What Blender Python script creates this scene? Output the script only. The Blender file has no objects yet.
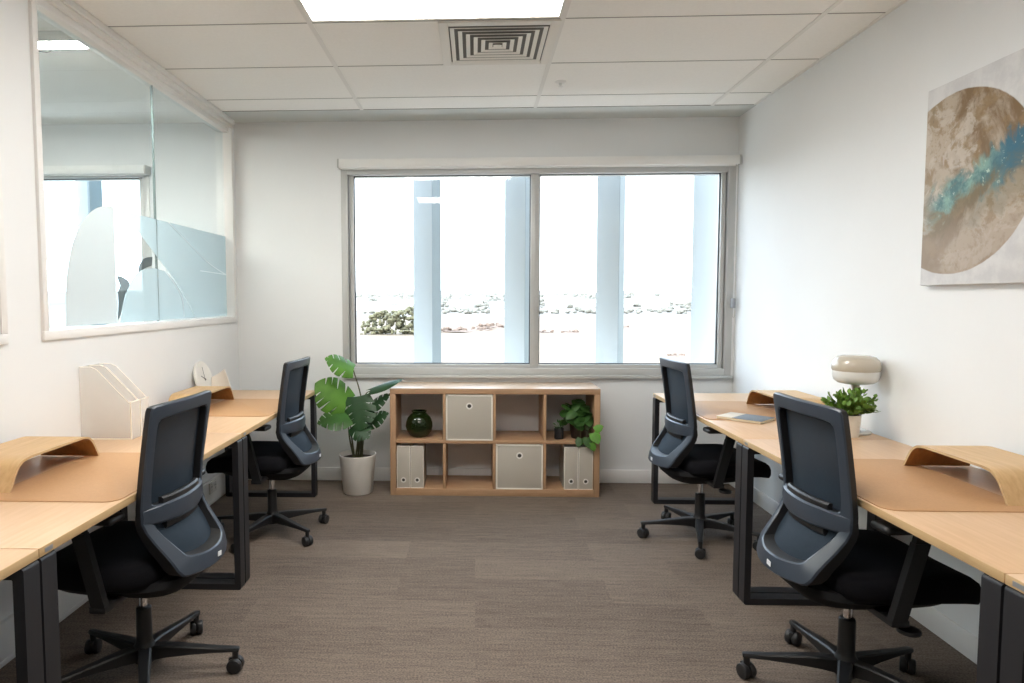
import bpy, bmesh, math, random
from mathutils import Vector, Matrix
R = math.radians
scene = bpy.context.scene
COL = scene.collection
random.seed(7)

# ------------------------------------------------------------------ materials
MATS = {}
def mat(name, col, rough=.5, metal=0, spec=.5, noise=0, nscale=20, stretch=(1, 1, 1), bump=0, coat=0, sheen=0):
    m = bpy.data.materials.new(name); m.use_nodes = True
    nt = m.node_tree; b = nt.nodes['Principled BSDF']
    b.inputs['Base Color'].default_value = (*col, 1)
    b.inputs['Roughness'].default_value = rough
    b.inputs['Metallic'].default_value = metal
    b.inputs['Specular IOR Level'].default_value = spec
    b.inputs['Coat Weight'].default_value = coat
    b.inputs['Sheen Weight'].default_value = sheen
    if noise or bump:
        tc = nt.nodes.new('ShaderNodeTexCoord'); mp = nt.nodes.new('ShaderNodeMapping')
        mp.inputs['Scale'].default_value = stretch
        nt.links.new(tc.outputs['Object'], mp.inputs['Vector'])
        n = nt.nodes.new('ShaderNodeTexNoise'); n.inputs['Scale'].default_value = nscale; n.inputs['Detail'].default_value = 5
        nt.links.new(mp.outputs['Vector'], n.inputs['Vector'])
        if noise:
            r = nt.nodes.new('ShaderNodeValToRGB')
            r.color_ramp.elements[0].position = .3; r.color_ramp.elements[1].position = .7
            r.color_ramp.elements[0].color = (*[c * (1 - noise) for c in col], 1)
            r.color_ramp.elements[1].color = (*[min(1, c * (1 + noise)) for c in col], 1)
            nt.links.new(n.outputs['Fac'], r.inputs['Fac']); nt.links.new(r.outputs['Color'], b.inputs['Base Color'])
        if bump:
            bp = nt.nodes.new('ShaderNodeBump'); bp.inputs['Strength'].default_value = bump; bp.inputs['Distance'].default_value = .002
            nt.links.new(n.outputs['Fac'], bp.inputs['Height']); nt.links.new(bp.outputs['Normal'], b.inputs['Normal'])
    MATS[name] = m
    return m

def emit(name, col, s):
    m = bpy.data.materials.new(name); m.use_nodes = True; nt = m.node_tree; nt.nodes.clear()
    o = nt.nodes.new('ShaderNodeOutputMaterial'); e = nt.nodes.new('ShaderNodeEmission')
    e.inputs['Color'].default_value = (*col, 1); e.inputs['Strength'].default_value = s
    nt.links.new(e.outputs[0], o.inputs['Surface']); return m

def glass(name, tint=(1, 1, 1), ior=1.5, maxf=1.0):
    m = bpy.data.materials.new(name); m.use_nodes = True; nt = m.node_tree; nt.nodes.clear()
    o = nt.nodes.new('ShaderNodeOutputMaterial'); t = nt.nodes.new('ShaderNodeBsdfTransparent')
    t.inputs['Color'].default_value = (*tint, 1)
    g = nt.nodes.new('ShaderNodeBsdfGlossy'); g.inputs['Roughness'].default_value = .01
    f = nt.nodes.new('ShaderNodeFresnel'); f.inputs['IOR'].default_value = ior
    mx = nt.nodes.new('ShaderNodeMixShader')
    # reflect on the entering face only, so that the leaving face never turns into a total mirror
    ge = nt.nodes.new('ShaderNodeNewGeometry'); mu = nt.nodes.new('ShaderNodeMath'); mu.operation = 'MULTIPLY_ADD'; mu.inputs[1].default_value = -1; mu.inputs[2].default_value = 1
    nt.links.new(ge.outputs['Backfacing'], mu.inputs[0])
    mm_ = nt.nodes.new('ShaderNodeMath'); mm_.operation = 'MULTIPLY'; nt.links.new(f.outputs[0], mm_.inputs[0]); nt.links.new(mu.outputs[0], mm_.inputs[1])
    nt.links.new(mm_.outputs[0], mx.inputs[0]); nt.links.new(t.outputs[0], mx.inputs[1]); nt.links.new(g.outputs[0], mx.inputs[2])
    nt.links.new(mx.outputs[0], o.inputs['Surface']); return m

def frosted(name, col, alpha, trans=.4, rough=.4):
    """white translucent plastic / film: part see-through, part diffuse, part translucent"""
    m = bpy.data.materials.new(name); m.use_nodes = True; nt = m.node_tree; nt.nodes.clear()
    o = nt.nodes.new('ShaderNodeOutputMaterial'); t = nt.nodes.new('ShaderNodeBsdfTransparent')
    p = nt.nodes.new('ShaderNodeBsdfPrincipled'); p.inputs['Base Color'].default_value = (*col, 1); p.inputs['Roughness'].default_value = rough
    l = nt.nodes.new('ShaderNodeBsdfTranslucent'); l.inputs['Color'].default_value = (*col, 1)
    a = nt.nodes.new('ShaderNodeMixShader'); a.inputs[0].default_value = trans
    nt.links.new(p.outputs[0], a.inputs[1]); nt.links.new(l.outputs[0], a.inputs[2])
    b = nt.nodes.new('ShaderNodeMixShader'); b.inputs[0].default_value = alpha
    nt.links.new(t.outputs[0], b.inputs[1]); nt.links.new(a.outputs[0], b.inputs[2])
    nt.links.new(b.outputs[0], o.inputs['Surface']); return m

def wood(name, c1, c2, scale=8, stretch=(1, 14, 14), rough=.42, spec=.4):
    m = bpy.data.materials.new(name); m.use_nodes = True; nt = m.node_tree; b = nt.nodes['Principled BSDF']
    tc = nt.nodes.new('ShaderNodeTexCoord'); mp = nt.nodes.new('ShaderNodeMapping'); mp.inputs['Scale'].default_value = stretch
    n = nt.nodes.new('ShaderNodeTexNoise'); n.inputs['Scale'].default_value = scale; n.inputs['Detail'].default_value = 6; n.inputs['Distortion'].default_value = .4
    r = nt.nodes.new('ShaderNodeValToRGB'); r.color_ramp.elements[0].position = .3; r.color_ramp.elements[1].position = .72
    r.color_ramp.elements[0].color = (*c1, 1); r.color_ramp.elements[1].color = (*c2, 1)
    nt.links.new(tc.outputs['Object'], mp.inputs['Vector']); nt.links.new(mp.outputs[0], n.inputs['Vector'])
    nt.links.new(n.outputs['Fac'], r.inputs['Fac']); nt.links.new(r.outputs[0], b.inputs['Base Color'])
    b.inputs['Roughness'].default_value = rough; b.inputs['Specular IOR Level'].default_value = spec
    return m

WALL = mat('wall_paint', (.80, .815, .82), .6, noise=.01, nscale=3, bump=.03)
WHITE = mat('white_trim_paint', (.82, .815, .80), .35)
CEIL = mat('ceiling_tile', (.91, .90, .87), .85, noise=.015, nscale=60, bump=.1)
CEILGAP = mat('ceiling_joint', (.34, .33, .31), .8)
TBAR = mat('ceiling_bar_paint', (.80, .79, .76), .5)
SOFFIT = mat('shaded_plasterboard', (.60, .625, .61), .8, noise=.01, nscale=4)  # the border's shade by the window wall is put into this grey
ALU = mat('window_aluminium', (.52, .525, .515), .38, metal=.15)
GASKET = mat('black_gasket', (.02, .025, .03), .5)
BLACK = mat('black_steel', (.018, .018, .021), .42, spec=.4)
PLASTIC = mat('chair_plastic', (.040, .052, .072), .33, spec=.5, bump=.02, nscale=300)
BLKPLASTIC = mat('black_plastic', (.012, .012, .013), .42)
SHELL = mat('matte_black_shell', (.010, .010, .011), .75, spec=.2)
SEATFAB = mat('seat_fabric', (.007, .007, .009), .95, spec=.15, noise=.3, nscale=400, bump=.3)
CHROME = mat('chrome', (.75, .75, .76), .18, metal=1)
RUBBER = mat('caster_rubber', (.016, .016, .017), .5)
OAK = wood('desk_oak', (.61, .40, .235), (.68, .46, .285), 5, (14, 1, 14), .36)
OAKEDGE = wood('desk_edge', (.50, .33, .16), (.58, .40, .21), 6, (14, 1, 14), .5)
KOAK = wood('bookcase_oak', (.40, .24, .135), (.48, .30, .175), 6, (1, 14, 14), .45)
KTOP = wood('bookcase_top_glare', (.50, .35, .23), (.60, .43, .30), 6, (1, 14, 14), .34, .6)  # paler than the other oak: reflected glare is put into the colour
PLY = wood('bent_plywood', (.54, .34, .15), (.66, .445, .225), 5, (14, 1, 8), .4)
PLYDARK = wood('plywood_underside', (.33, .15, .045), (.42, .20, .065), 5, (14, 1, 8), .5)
LEATHER = mat('tan_leather', (.51, .29, .14), .55, noise=.04, nscale=120, bump=.1)
FROST = frosted('frosted_plastic', (.94, .92, .89), .36, .5)
FROSTBOX = frosted('frosted_box_plastic', (.66, .61, .53), .86, .2)
FROSTEDGE = mat('cream_plastic_edge', (.90, .86, .77), .4)
RING = mat('white_ring', (.85, .83, .78), .35)
DARKHOLE = mat('dark_hole', (.05, .045, .04), .8)
POTW = mat('white_ceramic', (.78, .75, .69), .4, noise=.01, nscale=8)
SOIL = mat('soil', (.035, .022, .014), .95, noise=.5, nscale=80, bump=.8)
def leafmat(name, c, rough=.3):
    return mat(name, c, rough + .08, noise=.25, nscale=9, spec=.35)
LEAF = leafmat('monstera_leaf', (.038, .115, .018), .32)
LEAF2 = leafmat('monstera_bright_leaf', (.080, .205, .018), .34)
LEAFD = leafmat('monstera_dark_leaf', (.016, .054, .014), .30)
STEM = mat('plant_stem', (.075, .075, .03), .55, noise=.2, nscale=30)
POTHOS = leafmat('pothos_leaf', (.035, .095, .018), .4)
POTHOS2 = leafmat('pothos_light_leaf', (.10, .26, .03), .4)
SHRUB = leafmat('small_leaf', (.13, .25, .035), .45)
BROWNPOT = mat('dark_brown_pot', (.025, .012, .010), .4)
BLKPOT = mat('matte_black_cup', (.018, .020, .024), .6)
LAMPTOP = mat('lamp_glossy_beige', (.52, .47, .385), .16, coat=.6)
LAMPBOT = mat('lamp_opal_glass', (.76, .77, .76), .25)
LAMPSTEM = mat('lamp_stem_beige', (.55, .51, .42), .3)
NOTEG = mat('notebook_grey_cover', (.16, .19, .22), .6, noise=.08, nscale=40)
NOTEB = mat('notebook_cream_cover', (.72, .66, .56), .6)
PAGES = mat('notebook_pages', (.74, .64, .46), .8, noise=.05, nscale=10, stretch=(1, 1, 60))
CLOCKW = mat('clock_white', (.84, .82, .77), .45)
INK = mat('black_ink', (.015, .015, .015), .5)
TAG = mat('white_tag', (.85, .87, .90), .4)
BADGE = mat('grey_badge', (.30, .31, .33), .4, metal=.4)
FIN = mat('fin_paint', (.425, .455, .46), .45)
FINSHADE = mat('fin_edge_shade', (.25, .295, .305), .45)  # shade on the fins' narrow side, put into a darker tone
BLIND = mat('blind_cassette', (.82, .82, .80), .45)
VENTM = mat('vent_white_metal', (.80, .78, .73), .4)
VENTDARK = mat('vent_dark_void', (.20, .195, .185), .9)
FILMW = frosted('white_window_film', (.75, .785, .80), .94, .6)
FILMB = frosted('blue_white_window_film', (.62, .74, .79), .72, .5)
FILML = frosted('window_film_line', (.84, .89, .91), .85, .55)
FILMD = frosted('plant_shape_film', (.10, .14, .15), .8, .2)  # for dark shapes added in place of a plant seen through the glass
GLASS = glass('window_glass', (.985, .995, .995))
PGLASS = glass('partition_glass', (.88, .94, .96))
GREENGLASS = bpy.data.materials.new('dark_green_glass'); GREENGLASS.use_nodes = True
_b = GREENGLASS.node_tree.nodes['Principled BSDF']
_b.inputs['Base Color'].default_value = (.014, .030, .006, 1); _b.inputs['Roughness'].default_value = .08
_b.inputs['Transmission Weight'].default_value = .45; _b.inputs['IOR'].default_value = 1.45
PANEL = emit('light_panel_diffuser', (1, .96, .91), 12.5)
LINEAR = emit('linear_light_diffuser', (1, .90, .80), 115)
SILICONE = mat('silicone', (.16, .20, .20), .5)
OUTLET = mat('outlet_plastic', (.72, .72, .70), .4)

# carpet planks: every plank 1.0 x 0.25 with its own tone, streaks along the plank
def carpet():
    m = bpy.data.materials.new('carpet_planks'); m.use_nodes = True; nt = m.node_tree; b = nt.nodes['Principled BSDF']
    N = nt.nodes.new; L = nt.links.new
    tc = N('ShaderNodeTexCoord')
    br = N('ShaderNodeTexBrick'); br.offset = .37; br.inputs['Scale'].default_value = 1
    br.inputs['Brick Width'].default_value = 1.0; br.inputs['Row Height'].default_value = .25; br.inputs['Mortar Size'].default_value = 0
    br.inputs['Color1'].default_value = (.0, .0, .0, 1); br.inputs['Color2'].default_value = (1, 1, 1, 1); br.inputs['Bias'].default_value = 0
    L(tc.outputs['Object'], br.inputs['Vector'])
    def noise(scale, st, det=4):
        mp = N('ShaderNodeMapping'); mp.inputs['Scale'].default_value = st
        # shift the pattern per plank
        add = N('ShaderNodeVectorMath'); add.operation = 'MULTIPLY_ADD'; add.inputs[1].default_value = (7, 3, 0)
        L(br.outputs['Color'], add.inputs[0]); L(tc.outputs['Object'], add.inputs[2]); L(add.outputs[0], mp.inputs['Vector'])
        n = N('ShaderNodeTexNoise'); n.inputs['Scale'].default_value = scale; n.inputs['Detail'].default_value = det
        L(mp.outputs[0], n.inputs['Vector']); return n
    n1 = noise(3.5, (1, 13, 1), 3); n2 = noise(12, (1, 9, 1), 4); n3 = noise(130, (1, 1.5, 1), 3)
    def mul(a, k):
        x = N('ShaderNodeMath'); x.operation = 'MULTIPLY'; L(a, x.inputs[0]); x.inputs[1].default_value = k; return x.outputs[0]
    def add(a, c):
        x = N('ShaderNodeMath'); x.operation = 'ADD'; L(a, x.inputs[0]); L(c, x.inputs[1]); return x.outputs[0]
    sep = N('ShaderNodeSeparateColor'); L(br.outputs['Color'], sep.inputs[0])
    f = add(add(mul(n1.outputs['Fac'], .26), mul(n2.outputs['Fac'], .26)), add(mul(n3.outputs['Fac'], .85), mul(sep.outputs[0], .09)))
    r = N('ShaderNodeValToRGB'); r.color_ramp.elements[0].position = .54; r.color_ramp.elements[1].position = .92
    r.color_ramp.elements[0].color = (.088, .070, .058, 1); r.color_ramp.elements[1].color = (.235, .188, .153, 1)
    L(f, r.inputs['Fac']); L(r.outputs[0], b.inputs['Base Color'])
    b.inputs['Roughness'].default_value = .95; b.inputs['Specular IOR Level'].default_value = .1
    bp = N('ShaderNodeBump'); bp.inputs['Strength'].default_value = .35; bp.inputs['Distance'].default_value = .003
    L(n3.outputs['Fac'], bp.inputs['Height']); L(bp.outputs[0], b.inputs['Normal'])
    return m
CARPET = carpet()

# abstract painting: irregular brown disc with a teal band on pale grey (object space: y across, z up)
def painting():
    m = bpy.data.materials.new('abstract_painting'); m.use_nodes = True; nt = m.node_tree; b = nt.nodes['Principled BSDF']
    N = nt.nodes.new; L = nt.links.new
    tc = N('ShaderNodeTexCoord')
    def M(op, a, bb=None, c=None):
        x = N('ShaderNodeMath'); x.operation = op
        for i, v in enumerate((a, bb, c)):
            if v is None: continue
            if isinstance(v, (int, float)): x.inputs[i].default_value = v
            else: L(v, x.inputs[i])
        return x.outputs[0]
    def noise(scale, det=6, dist=0):
        n = N('ShaderNodeTexNoise'); n.inputs['Scale'].default_value = scale; n.inputs['Detail'].default_value = det
        n.inputs['Roughness'].default_value = .62; n.inputs['Distortion'].default_value = dist
        L(tc.outputs['Object'], n.inputs['Vector']); return n.outputs['Fac']
    s = N('ShaderNodeSeparateXYZ'); L(tc.outputs['Object'], s.inputs[0]); y, z = s.outputs['Y'], s.outputs['Z']
    def mix(f, a, c):
        x = N('ShaderNodeMix'); x.data_type = 'RGBA'
        if isinstance(f, (int, float)): x.inputs[0].default_value = f
        else: L(f, x.inputs[0])
        for i, v in ((6, a), (7, c)):
            if isinstance(v, tuple): x.inputs[i].default_value = (*v, 1)
            else: L(v, x.inputs[i])
        return x.outputs[2]
    def ramp(v, a, bb):
        r = N('ShaderNodeMapRange'); r.inputs['From Min'].default_value = a; r.inputs['From Max'].default_value = bb
        r.interpolation_type = 'SMOOTHSTEP'; L(v, r.inputs['Value']); return r.outputs[0]
    n1 = noise(4, 8, .6); n2 = noise(13, 8); n3 = noise(45, 4); n4 = noise(7, 8, 1.0)
    # disc, centre (y=.24, z=0) semi axes .40 / .35
    dy = M('DIVIDE', M('SUBTRACT', y, .24), .40); dz = M('DIVIDE', M('ADD', z, .005), .352)
    d = M('ADD', M('MULTIPLY', dy, dy), M('MULTIPLY', dz, dz)); d = M('ADD', d, M('MULTIPLY', M('SUBTRACT', n2, .5), .04))
    disc = ramp(d, 1.015, .985)
    brown = mix(ramp(n1, .42, .57), (.19, .115, .050), (.45, .37, .285))
    brown = mix(M('MULTIPLY', ramp(n2, .50, .60), .75), brown, (.27, .175, .08))
    brown = mix(M('MULTIPLY', ramp(n4, .53, .60), .7), brown, (.54, .48, .41))
    brown = mix(M('MULTIPLY', ramp(n3, .55, .66), .35), brown, (.17, .115, .06))
    # lower part paler
    brown = mix(M('MULTIPLY', ramp(z, -.05, -.26), .5), brown, (.42, .35, .29))
    # teal band rising towards the near end (smaller y)
    line = M('SUBTRACT', z, M('MULTIPLY_ADD', M('SUBTRACT', .16, y), .30, -.020))
    wob = M('MULTIPLY', M('SUBTRACT', n4, .5), .34)
    bd = M('ABSOLUTE', M('ADD', line, wob))
    band = M('MULTIPLY', ramp(bd, .085, .03), ramp(y, .43, .30))
    teal = mix(ramp(n2, .4, .62), (.055, .155, .165), (.22, .38, .33))
    teal = mix(ramp(y, .10, -.06), teal, (.028, .13, .20))
    teal = mix(M('MULTIPLY', ramp(n3, .60, .68), .8), teal, (.55, .68, .58))
    brown = mix(band, brown, teal)
    green = M('MULTIPLY', ramp(M('ABSOLUTE', M('ADD', M('ADD', line, .085), wob)), .09, .02), ramp(y, .45, .3))
    brown = mix(M('MULTIPLY', green, .45), brown, (.15, .13, .065))
    bg = mix(ramp(n2, .35, .65), (.60, .60, .61), (.70, .70, .70))
    c = mix(disc, bg, brown)
    L(c, b.inputs['Base Color']); b.inputs['Roughness'].default_value = .6
    bp = N('ShaderNodeBump'); bp.inputs['Strength'].default_value = .25; bp.inputs['Distance'].default_value = .004
    L(n2, bp.inputs['Height']); L(bp.outputs[0], b.inputs['Normal'])
    return m
PAINTING = painting()

# ------------------------------------------------------------------ mesh builder
def lerp(a, b, t): return a + (b - a) * t
def interp(tab, v):
    """tab: list of (key, value) ascending keys"""
    if v <= tab[0][0]: return tab[0][1]
    for (a, x), (b, y) in zip(tab, tab[1:]):
        if v <= b: return x + (y - x) * (v - a) / (b - a)
    return tab[-1][1]
def smooth_pts(pts, n=6):
    """Catmull-Rom through 3-D points"""
    P = [Vector(p) for p in pts]; out = []
    for i in range(len(P) - 1):
        p0 = P[max(i - 1, 0)]; p1 = P[i]; p2 = P[i + 1]; p3 = P[min(i + 2, len(P) - 1)]
        for k in range(n):
            t = k / n
            out.append(.5 * ((2 * p1) + (p2 - p0) * t + (2 * p0 - 5 * p1 + 4 * p2 - p3) * t * t + (3 * p1 - p0 - 3 * p2 + p3) * t ** 3))
    out.append(P[-1]); return out

class MB:
    def __init__(self): self.bm = bmesh.new(); self.mats = []
    def _mi(self, m):
        if m is None: return 0
        if m not in self.mats: self.mats.append(m)
        return self.mats.index(m)
    def box(self, x0, x1, y0, y1, z0, z1, bev=0, mat=None, seg=2, M=None):
        tb = bmesh.new(); bmesh.ops.create_cube(tb, size=1)
        for v in tb.verts: v.co = Vector((lerp(x0, x1, v.co.x + .5), lerp(y0, y1, v.co.y + .5), lerp(z0, z1, v.co.z + .5)))
        if bev: bmesh.ops.bevel(tb, geom=tb.edges[:], offset=bev, segments=seg, affect='EDGES', profile=.5)
        self._merge(tb, mat, M); return self
    def _merge(self, tb, mat, M=None):
        mi = self._mi(mat); mp = {}
        for v in tb.verts: mp[v] = self.bm.verts.new(M @ v.co if M else v.co)
        for f in tb.faces:
            try: g = self.bm.faces.new([mp[v] for v in f.verts]); g.material_index = mi
            except ValueError: pass
        tb.free()
    def loft(self, rings, closed=True, caps=True, loop=False, mat=None):
        """rings: lists of points; closed: each ring is a closed outline; loop: last ring joins the first"""
        mi = self._mi(mat)
        V = [[self.bm.verts.new(Vector(p)) for p in r] for r in rings]
        n = len(V[0]); k = len(V)
        for i in range(k if loop else k - 1):
            a, b = V[i], V[(i + 1) % k]
            for j in range(n if closed else n - 1):
                f = self.bm.faces.new((a[j], a[(j + 1) % n], b[(j + 1) % n], b[j])); f.material_index = mi
        if caps and closed and not loop:
            for r in (V[0][::-1], V[-1]):
                f = self.bm.faces.new(r); f.material_index = mi
        return self
    def tube(self, pts, rad, n=10, mat=None, flat=1.0):
        pts = [Vector(p) for p in pts]; rings = []
        up = Vector((0, 0, 1))
        for i, p in enumerate(pts):
            d = (pts[min(i + 1, len(pts) - 1)] - pts[max(i - 1, 0)]).normalized()
            s = d.cross(up)
            if s.length < 1e-3: s = d.cross(Vector((0, 1, 0)))
            s.normalize(); t = s.cross(d).normalized()
            r = rad[i] if isinstance(rad, (list, tuple)) else rad
            rings.append([p + (s * math.cos(2 * math.pi * k / n) + t * flat * math.sin(2 * math.pi * k / n)) * r for k in range(n)])
        return self.loft(rings, mat=mat)
    def lathe(self, prof, c=(0, 0, 0), n=32, mat=None, M=None, closed=False):
        rings = []
        for r, z in prof:
            ring = [Vector((r * math.cos(2 * math.pi * k / n), r * math.sin(2 * math.pi * k / n), z)) for k in range(n)]
            rings.append([(M @ p if M else p) + Vector(c) for p in ring])
        if closed: return self.loft(rings, loop=True, mat=mat)
        return self.loft(rings, mat=mat)
    def prism(self, outline, axis, a, b, mat=None, bev=0):
        """outline: 2-D pts in the two other axes, extruded from a to b along axis"""
        def P(u, v, w): return {'x': (w, u, v), 'y': (u, w, v), 'z': (u, v, w)}[axis]
        tb = bmesh.new()
        A = [tb.verts.new(P(u, v, a)) for u, v in outline]; B = [tb.verts.new(P(u, v, b)) for u, v in outline]
        n = len(A)
        tb.faces.new(A[::-1]); tb.faces.new(B)
        for i in range(n): tb.faces.new((A[i], A[(i + 1) % n], B[(i + 1) % n], B[i]))
        if bev:
            es = [e for f in tb.faces if len(f.verts) == n for e in f.edges]
            bmesh.ops.bevel(tb, geom=list(set(es)), offset=bev, segments=2, affect='EDGES', profile=.5)
        self._merge(tb, mat); return self
    def grid(self, fn, nu, nv, mat=None):
        mi = self._mi(mat)
        V = [[self.bm.verts.new(Vector(fn(i / nu, j / nv))) for j in range(nv + 1)] for i in range(nu + 1)]
        for i in range(nu):
            for j in range(nv):
                f = self.bm.faces.new((V[i][j], V[i + 1][j], V[i + 1][j + 1], V[i][j + 1])); f.material_index = mi
        return self
    def build(self, name, m, parent=None, loc=None, smooth=40, recalc=True):
        if recalc: bmesh.ops.recalc_face_normals(self.bm, faces=self.bm.faces[:])
        me = bpy.data.meshes.new(name); self.bm.to_mesh(me); self.bm.free()
        if self.mats:
            for k in self.mats: me.materials.append(k or m)
        else: me.materials.append(m)
        if smooth:
            me.polygons.foreach_set('use_smooth', [True] * len(me.polygons)); me.set_sharp_from_angle(angle=R(smooth))
        o = bpy.data.objects.new(name, me); COL.objects.link(o)
        if parent is not None: o.parent = parent
        if loc is not None: o.location = loc
        return o

def thing(name, label, cat, loc=(0, 0, 0), rz=0, group=None):
    o = bpy.data.objects.new(name, None); COL.objects.link(o); o.empty_display_size = .1
    o.location = loc; o.rotation_euler = (0, 0, rz); tag(o, label, cat, group); return o
def tag(o, label, cat, group=None):
    o['label'] = label; o['category'] = cat
    if group: o['group'] = group
    return o
def struct(o): o['kind'] = 'structure'; return o
def copy_tree(o, parent=None):
    c = o.copy(); COL.objects.link(c)
    if parent is not None: c.parent = parent
    for ch in [k for k in ALL_CHILDREN(o)]: copy_tree(ch, c)
    return c
def ALL_CHILDREN(o): return [k for k in COL.objects if k.parent == o]

# ------------------------------------------------------------------ room shell
XL, XR, YF, ZC = -1.80, 1.905, 5.03, 2.697
YB = -2.6; NX = -5.0
struct(MB().box(NX - .1, XR + .1, YB - .1, YF + .2, -.12, 0).build('floor', CARPET))
# far wall (the façade) with the two window openings
W1 = (-1.0, 1.885, .815, 2.352)       # x0 x1 z0 z1
W2 = (-4.55, -2.455, .815, 2.352)
m = MB()
m.box(NX - .1, W2[0], YF, YF + .2, 0, ZC + .12).box(W2[1], W1[0], YF, YF + .2, 0, ZC + .12).box(W1[1], XR + .1, YF, YF + .2, 0, ZC + .12)
for w in (W1, W2): m.box(w[0], w[1], YF, YF + .2, 0, w[2]).box(w[0], w[1], YF, YF + .2, w[3], ZC + .12)
m.box(NX - 4, XR + 6, YF, YF + .2, ZC + .12, 14)   # storeys above, unseen, added to keep the sun off the fins
struct(m.build('wall_far', WALL, smooth=0))
struct(MB().box(XR, XR + .1, YB, YF, 0, ZC + .12).build('wall_right', WALL, smooth=0))
struct(MB().box(NX - .1, XR + .1, YB - .1, YB, 0, ZC + .12).build('wall_back', WALL, smooth=0))
struct(MB().box(NX - .1, NX, YB, YF, 0, ZC + .12).build('wall_outer_left', WALL, smooth=0))
# left partition with two glazed openings
P1 = (2.715, 4.965); P2 = (.3, 2.50); PZ = 1.212
m = MB()
m.box(XL - .1, XL, YB, YF, 0, PZ).box(XL - .1, XL, P1[1], YF, PZ, ZC).box(XL - .1, XL, P2[1], P1[0], PZ, ZC).box(XL - .1, XL, YB, P2[0], PZ, ZC)
struct(m.build('wall_left', WALL, smooth=0))

# ceiling: tiles, joints, bars, plasterboard border
YS = 4.735
m = MB(); m.box(NX - .1, XR + .1, YB - .1, YF + .2, ZC, ZC + .12)
struct(m.build('ceiling', CEIL, smooth=0))
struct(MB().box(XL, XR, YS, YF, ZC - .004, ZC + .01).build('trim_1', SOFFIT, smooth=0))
m = MB()
for k in range(12):
    y = 4.465 - .6 * k
    if y > YB: m.box(XL, XR, y - .0035, y + .0035, ZC - .0015, ZC + .004)
m.box(XL, XR, YS - .006, YS, ZC - .003, ZC + .004)
struct(m.build('trim_2', CEILGAP, smooth=0))
m = MB()
for x in (-.791, .409, 1.609): m.box(x - .012, x + .012, YB, YS, ZC - .004, ZC + .004)
m.box(XR - .02, XR, YB, YS - .007, ZC - .004, ZC + .004)
struct(m.build('trim_3', TBAR, smooth=0))

# baseboards
struct(MB().box(XL, XR, YF - .012, YF, 0, .1, .003).build('baseboard_far', WHITE))
struct(MB().box(XR - .012, XR, YB, YF - .012, 0, .1, .003).build('baseboard_right', WHITE))
m = MB(); m.box(XL, XL + .022, YB, YF - .012, 0, .165, .003); m.box(XL + .02, XL + .025, YB, YF - .012, .018, .024)
struct(m.build('baseboard_left', WHITE))

# partition glazing frames
def partition(name, y0, y1, mull):
    fr = 0.05
    m = MB(); d0, d1 = XL - .105, XL + .014
    m.box(d0, d1, y0, y0 + .035, PZ + .04, ZC - .06, .002)
    m.box(d0, d1, y1 - .035, y1, PZ + .04, ZC - .06, .002)
    m.box(d0, d1, y0, y1, PZ, PZ + .04, .003)
    m.box(d0, d1, y0, y1, ZC - .06, ZC - .0015, .003)
    m.box(d1, d1 + .016, y0, min(y1, YF), ZC - .034, ZC - .0015, .003)
    m.box(d0 + .02, d1 - .02, y0, y1, ZC - .095, ZC - .06, .002)
    o = struct(m.build(name, WHITE))
    ys = [y0 + .03] + mull + [y1 - .03]
    for a, b in zip(ys, ys[1:]):
        struct(MB().box(XL - .056, XL - .046, a + .002, b - .002, PZ + .04, ZC - .065).build('glass_pane', PGLASS, o, smooth=0))
    for yy in mull:
        MB().box(XL - .058, XL - .0435, yy - .0018, yy + .0018, PZ + .045, ZC - .065).build('silicone_joint', SILICONE, o, smooth=0)
    return o
pf = partition('window_2', P1[0], P1[1], [3.85])
partition('window_3', P2[0], P2[1], [1.4])

# decorative frosted film on the partition glass (room side), y along the wall, z up
GXF = XL - .0445
def film(name, pts, m, x=GXF, th=.0006):
    return MB().prism(pts, 'x', x, x + th).build(name, m, pf, smooth=0)
def curve2(pts, n=8): return [(p.x, p.y) for p in smooth_pts([(a, b, 0) for a, b in pts], n)]

film('window_film', [(2.958, 1.262)] + curve2([(2.962, 1.40), (2.975, 1.49), (3.026, 1.636), (3.111, 1.747), (3.219, 1.819), (3.331, 1.851), (3.392, 1.850)]) + [(3.392, 1.262)], FILMW)['label'] = 'white arch of frosted film'
film('window_film', [(3.448, 1.845), (3.63, 1.755), (3.82, 1.645), (4.063, 1.505), (4.234, 1.386), (4.37, 1.262), (4.924, 1.262), (4.924, 1.845)], FILMB)['label'] = 'blue grey sweep of frosted film'
film('window_film', [(3.415, 1.262)] + curve2([(3.455, 1.36), (3.53, 1.465), (3.60, 1.52), (3.70, 1.552), (3.82, 1.560), (3.93, 1.55)]) + [(4.063, 1.500), (4.234, 1.381), (4.36, 1.262)], FILMB)['label'] = 'blue grey round of frosted film'
film('window_film', [(2.752, 1.85), (3.097, 1.849), (3.048, 1.683), (2.85, 1.557), (2.752, 1.51)], FILML, GXF)['label'] = 'faint dotted film'
def film_line(pts, w, m):
    P = curve2(pts, 6)
    return film('film_line', P + [(y + w, z + w * .5) for y, z in P[::-1]], m, GXF + .0008)
film_line([(4.00, 1.842), (4.293, 1.735), (4.611, 1.627), (4.92, 1.56)], .010, FILML)
film_line([(3.93, 1.552), (4.07, 1.466), (4.16, 1.384), (4.18, 1.27)], .012, FILML)
film_line([(4.447, 1.571), (4.92, 1.562)], .012, FILML)
film('plant_shape', curve2([(3.398, 1.504), (3.455, 1.500), (3.527, 1.467), (3.47, 1.396), (3.43, 1.31), (3.40, 1.275)], 5) + [(3.40, 1.30), (3.412, 1.37), (3.405, 1.42), (3.43, 1.455)], FILMD)['label'] = 'dark leaf shape standing in for a plant behind the glass'
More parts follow.
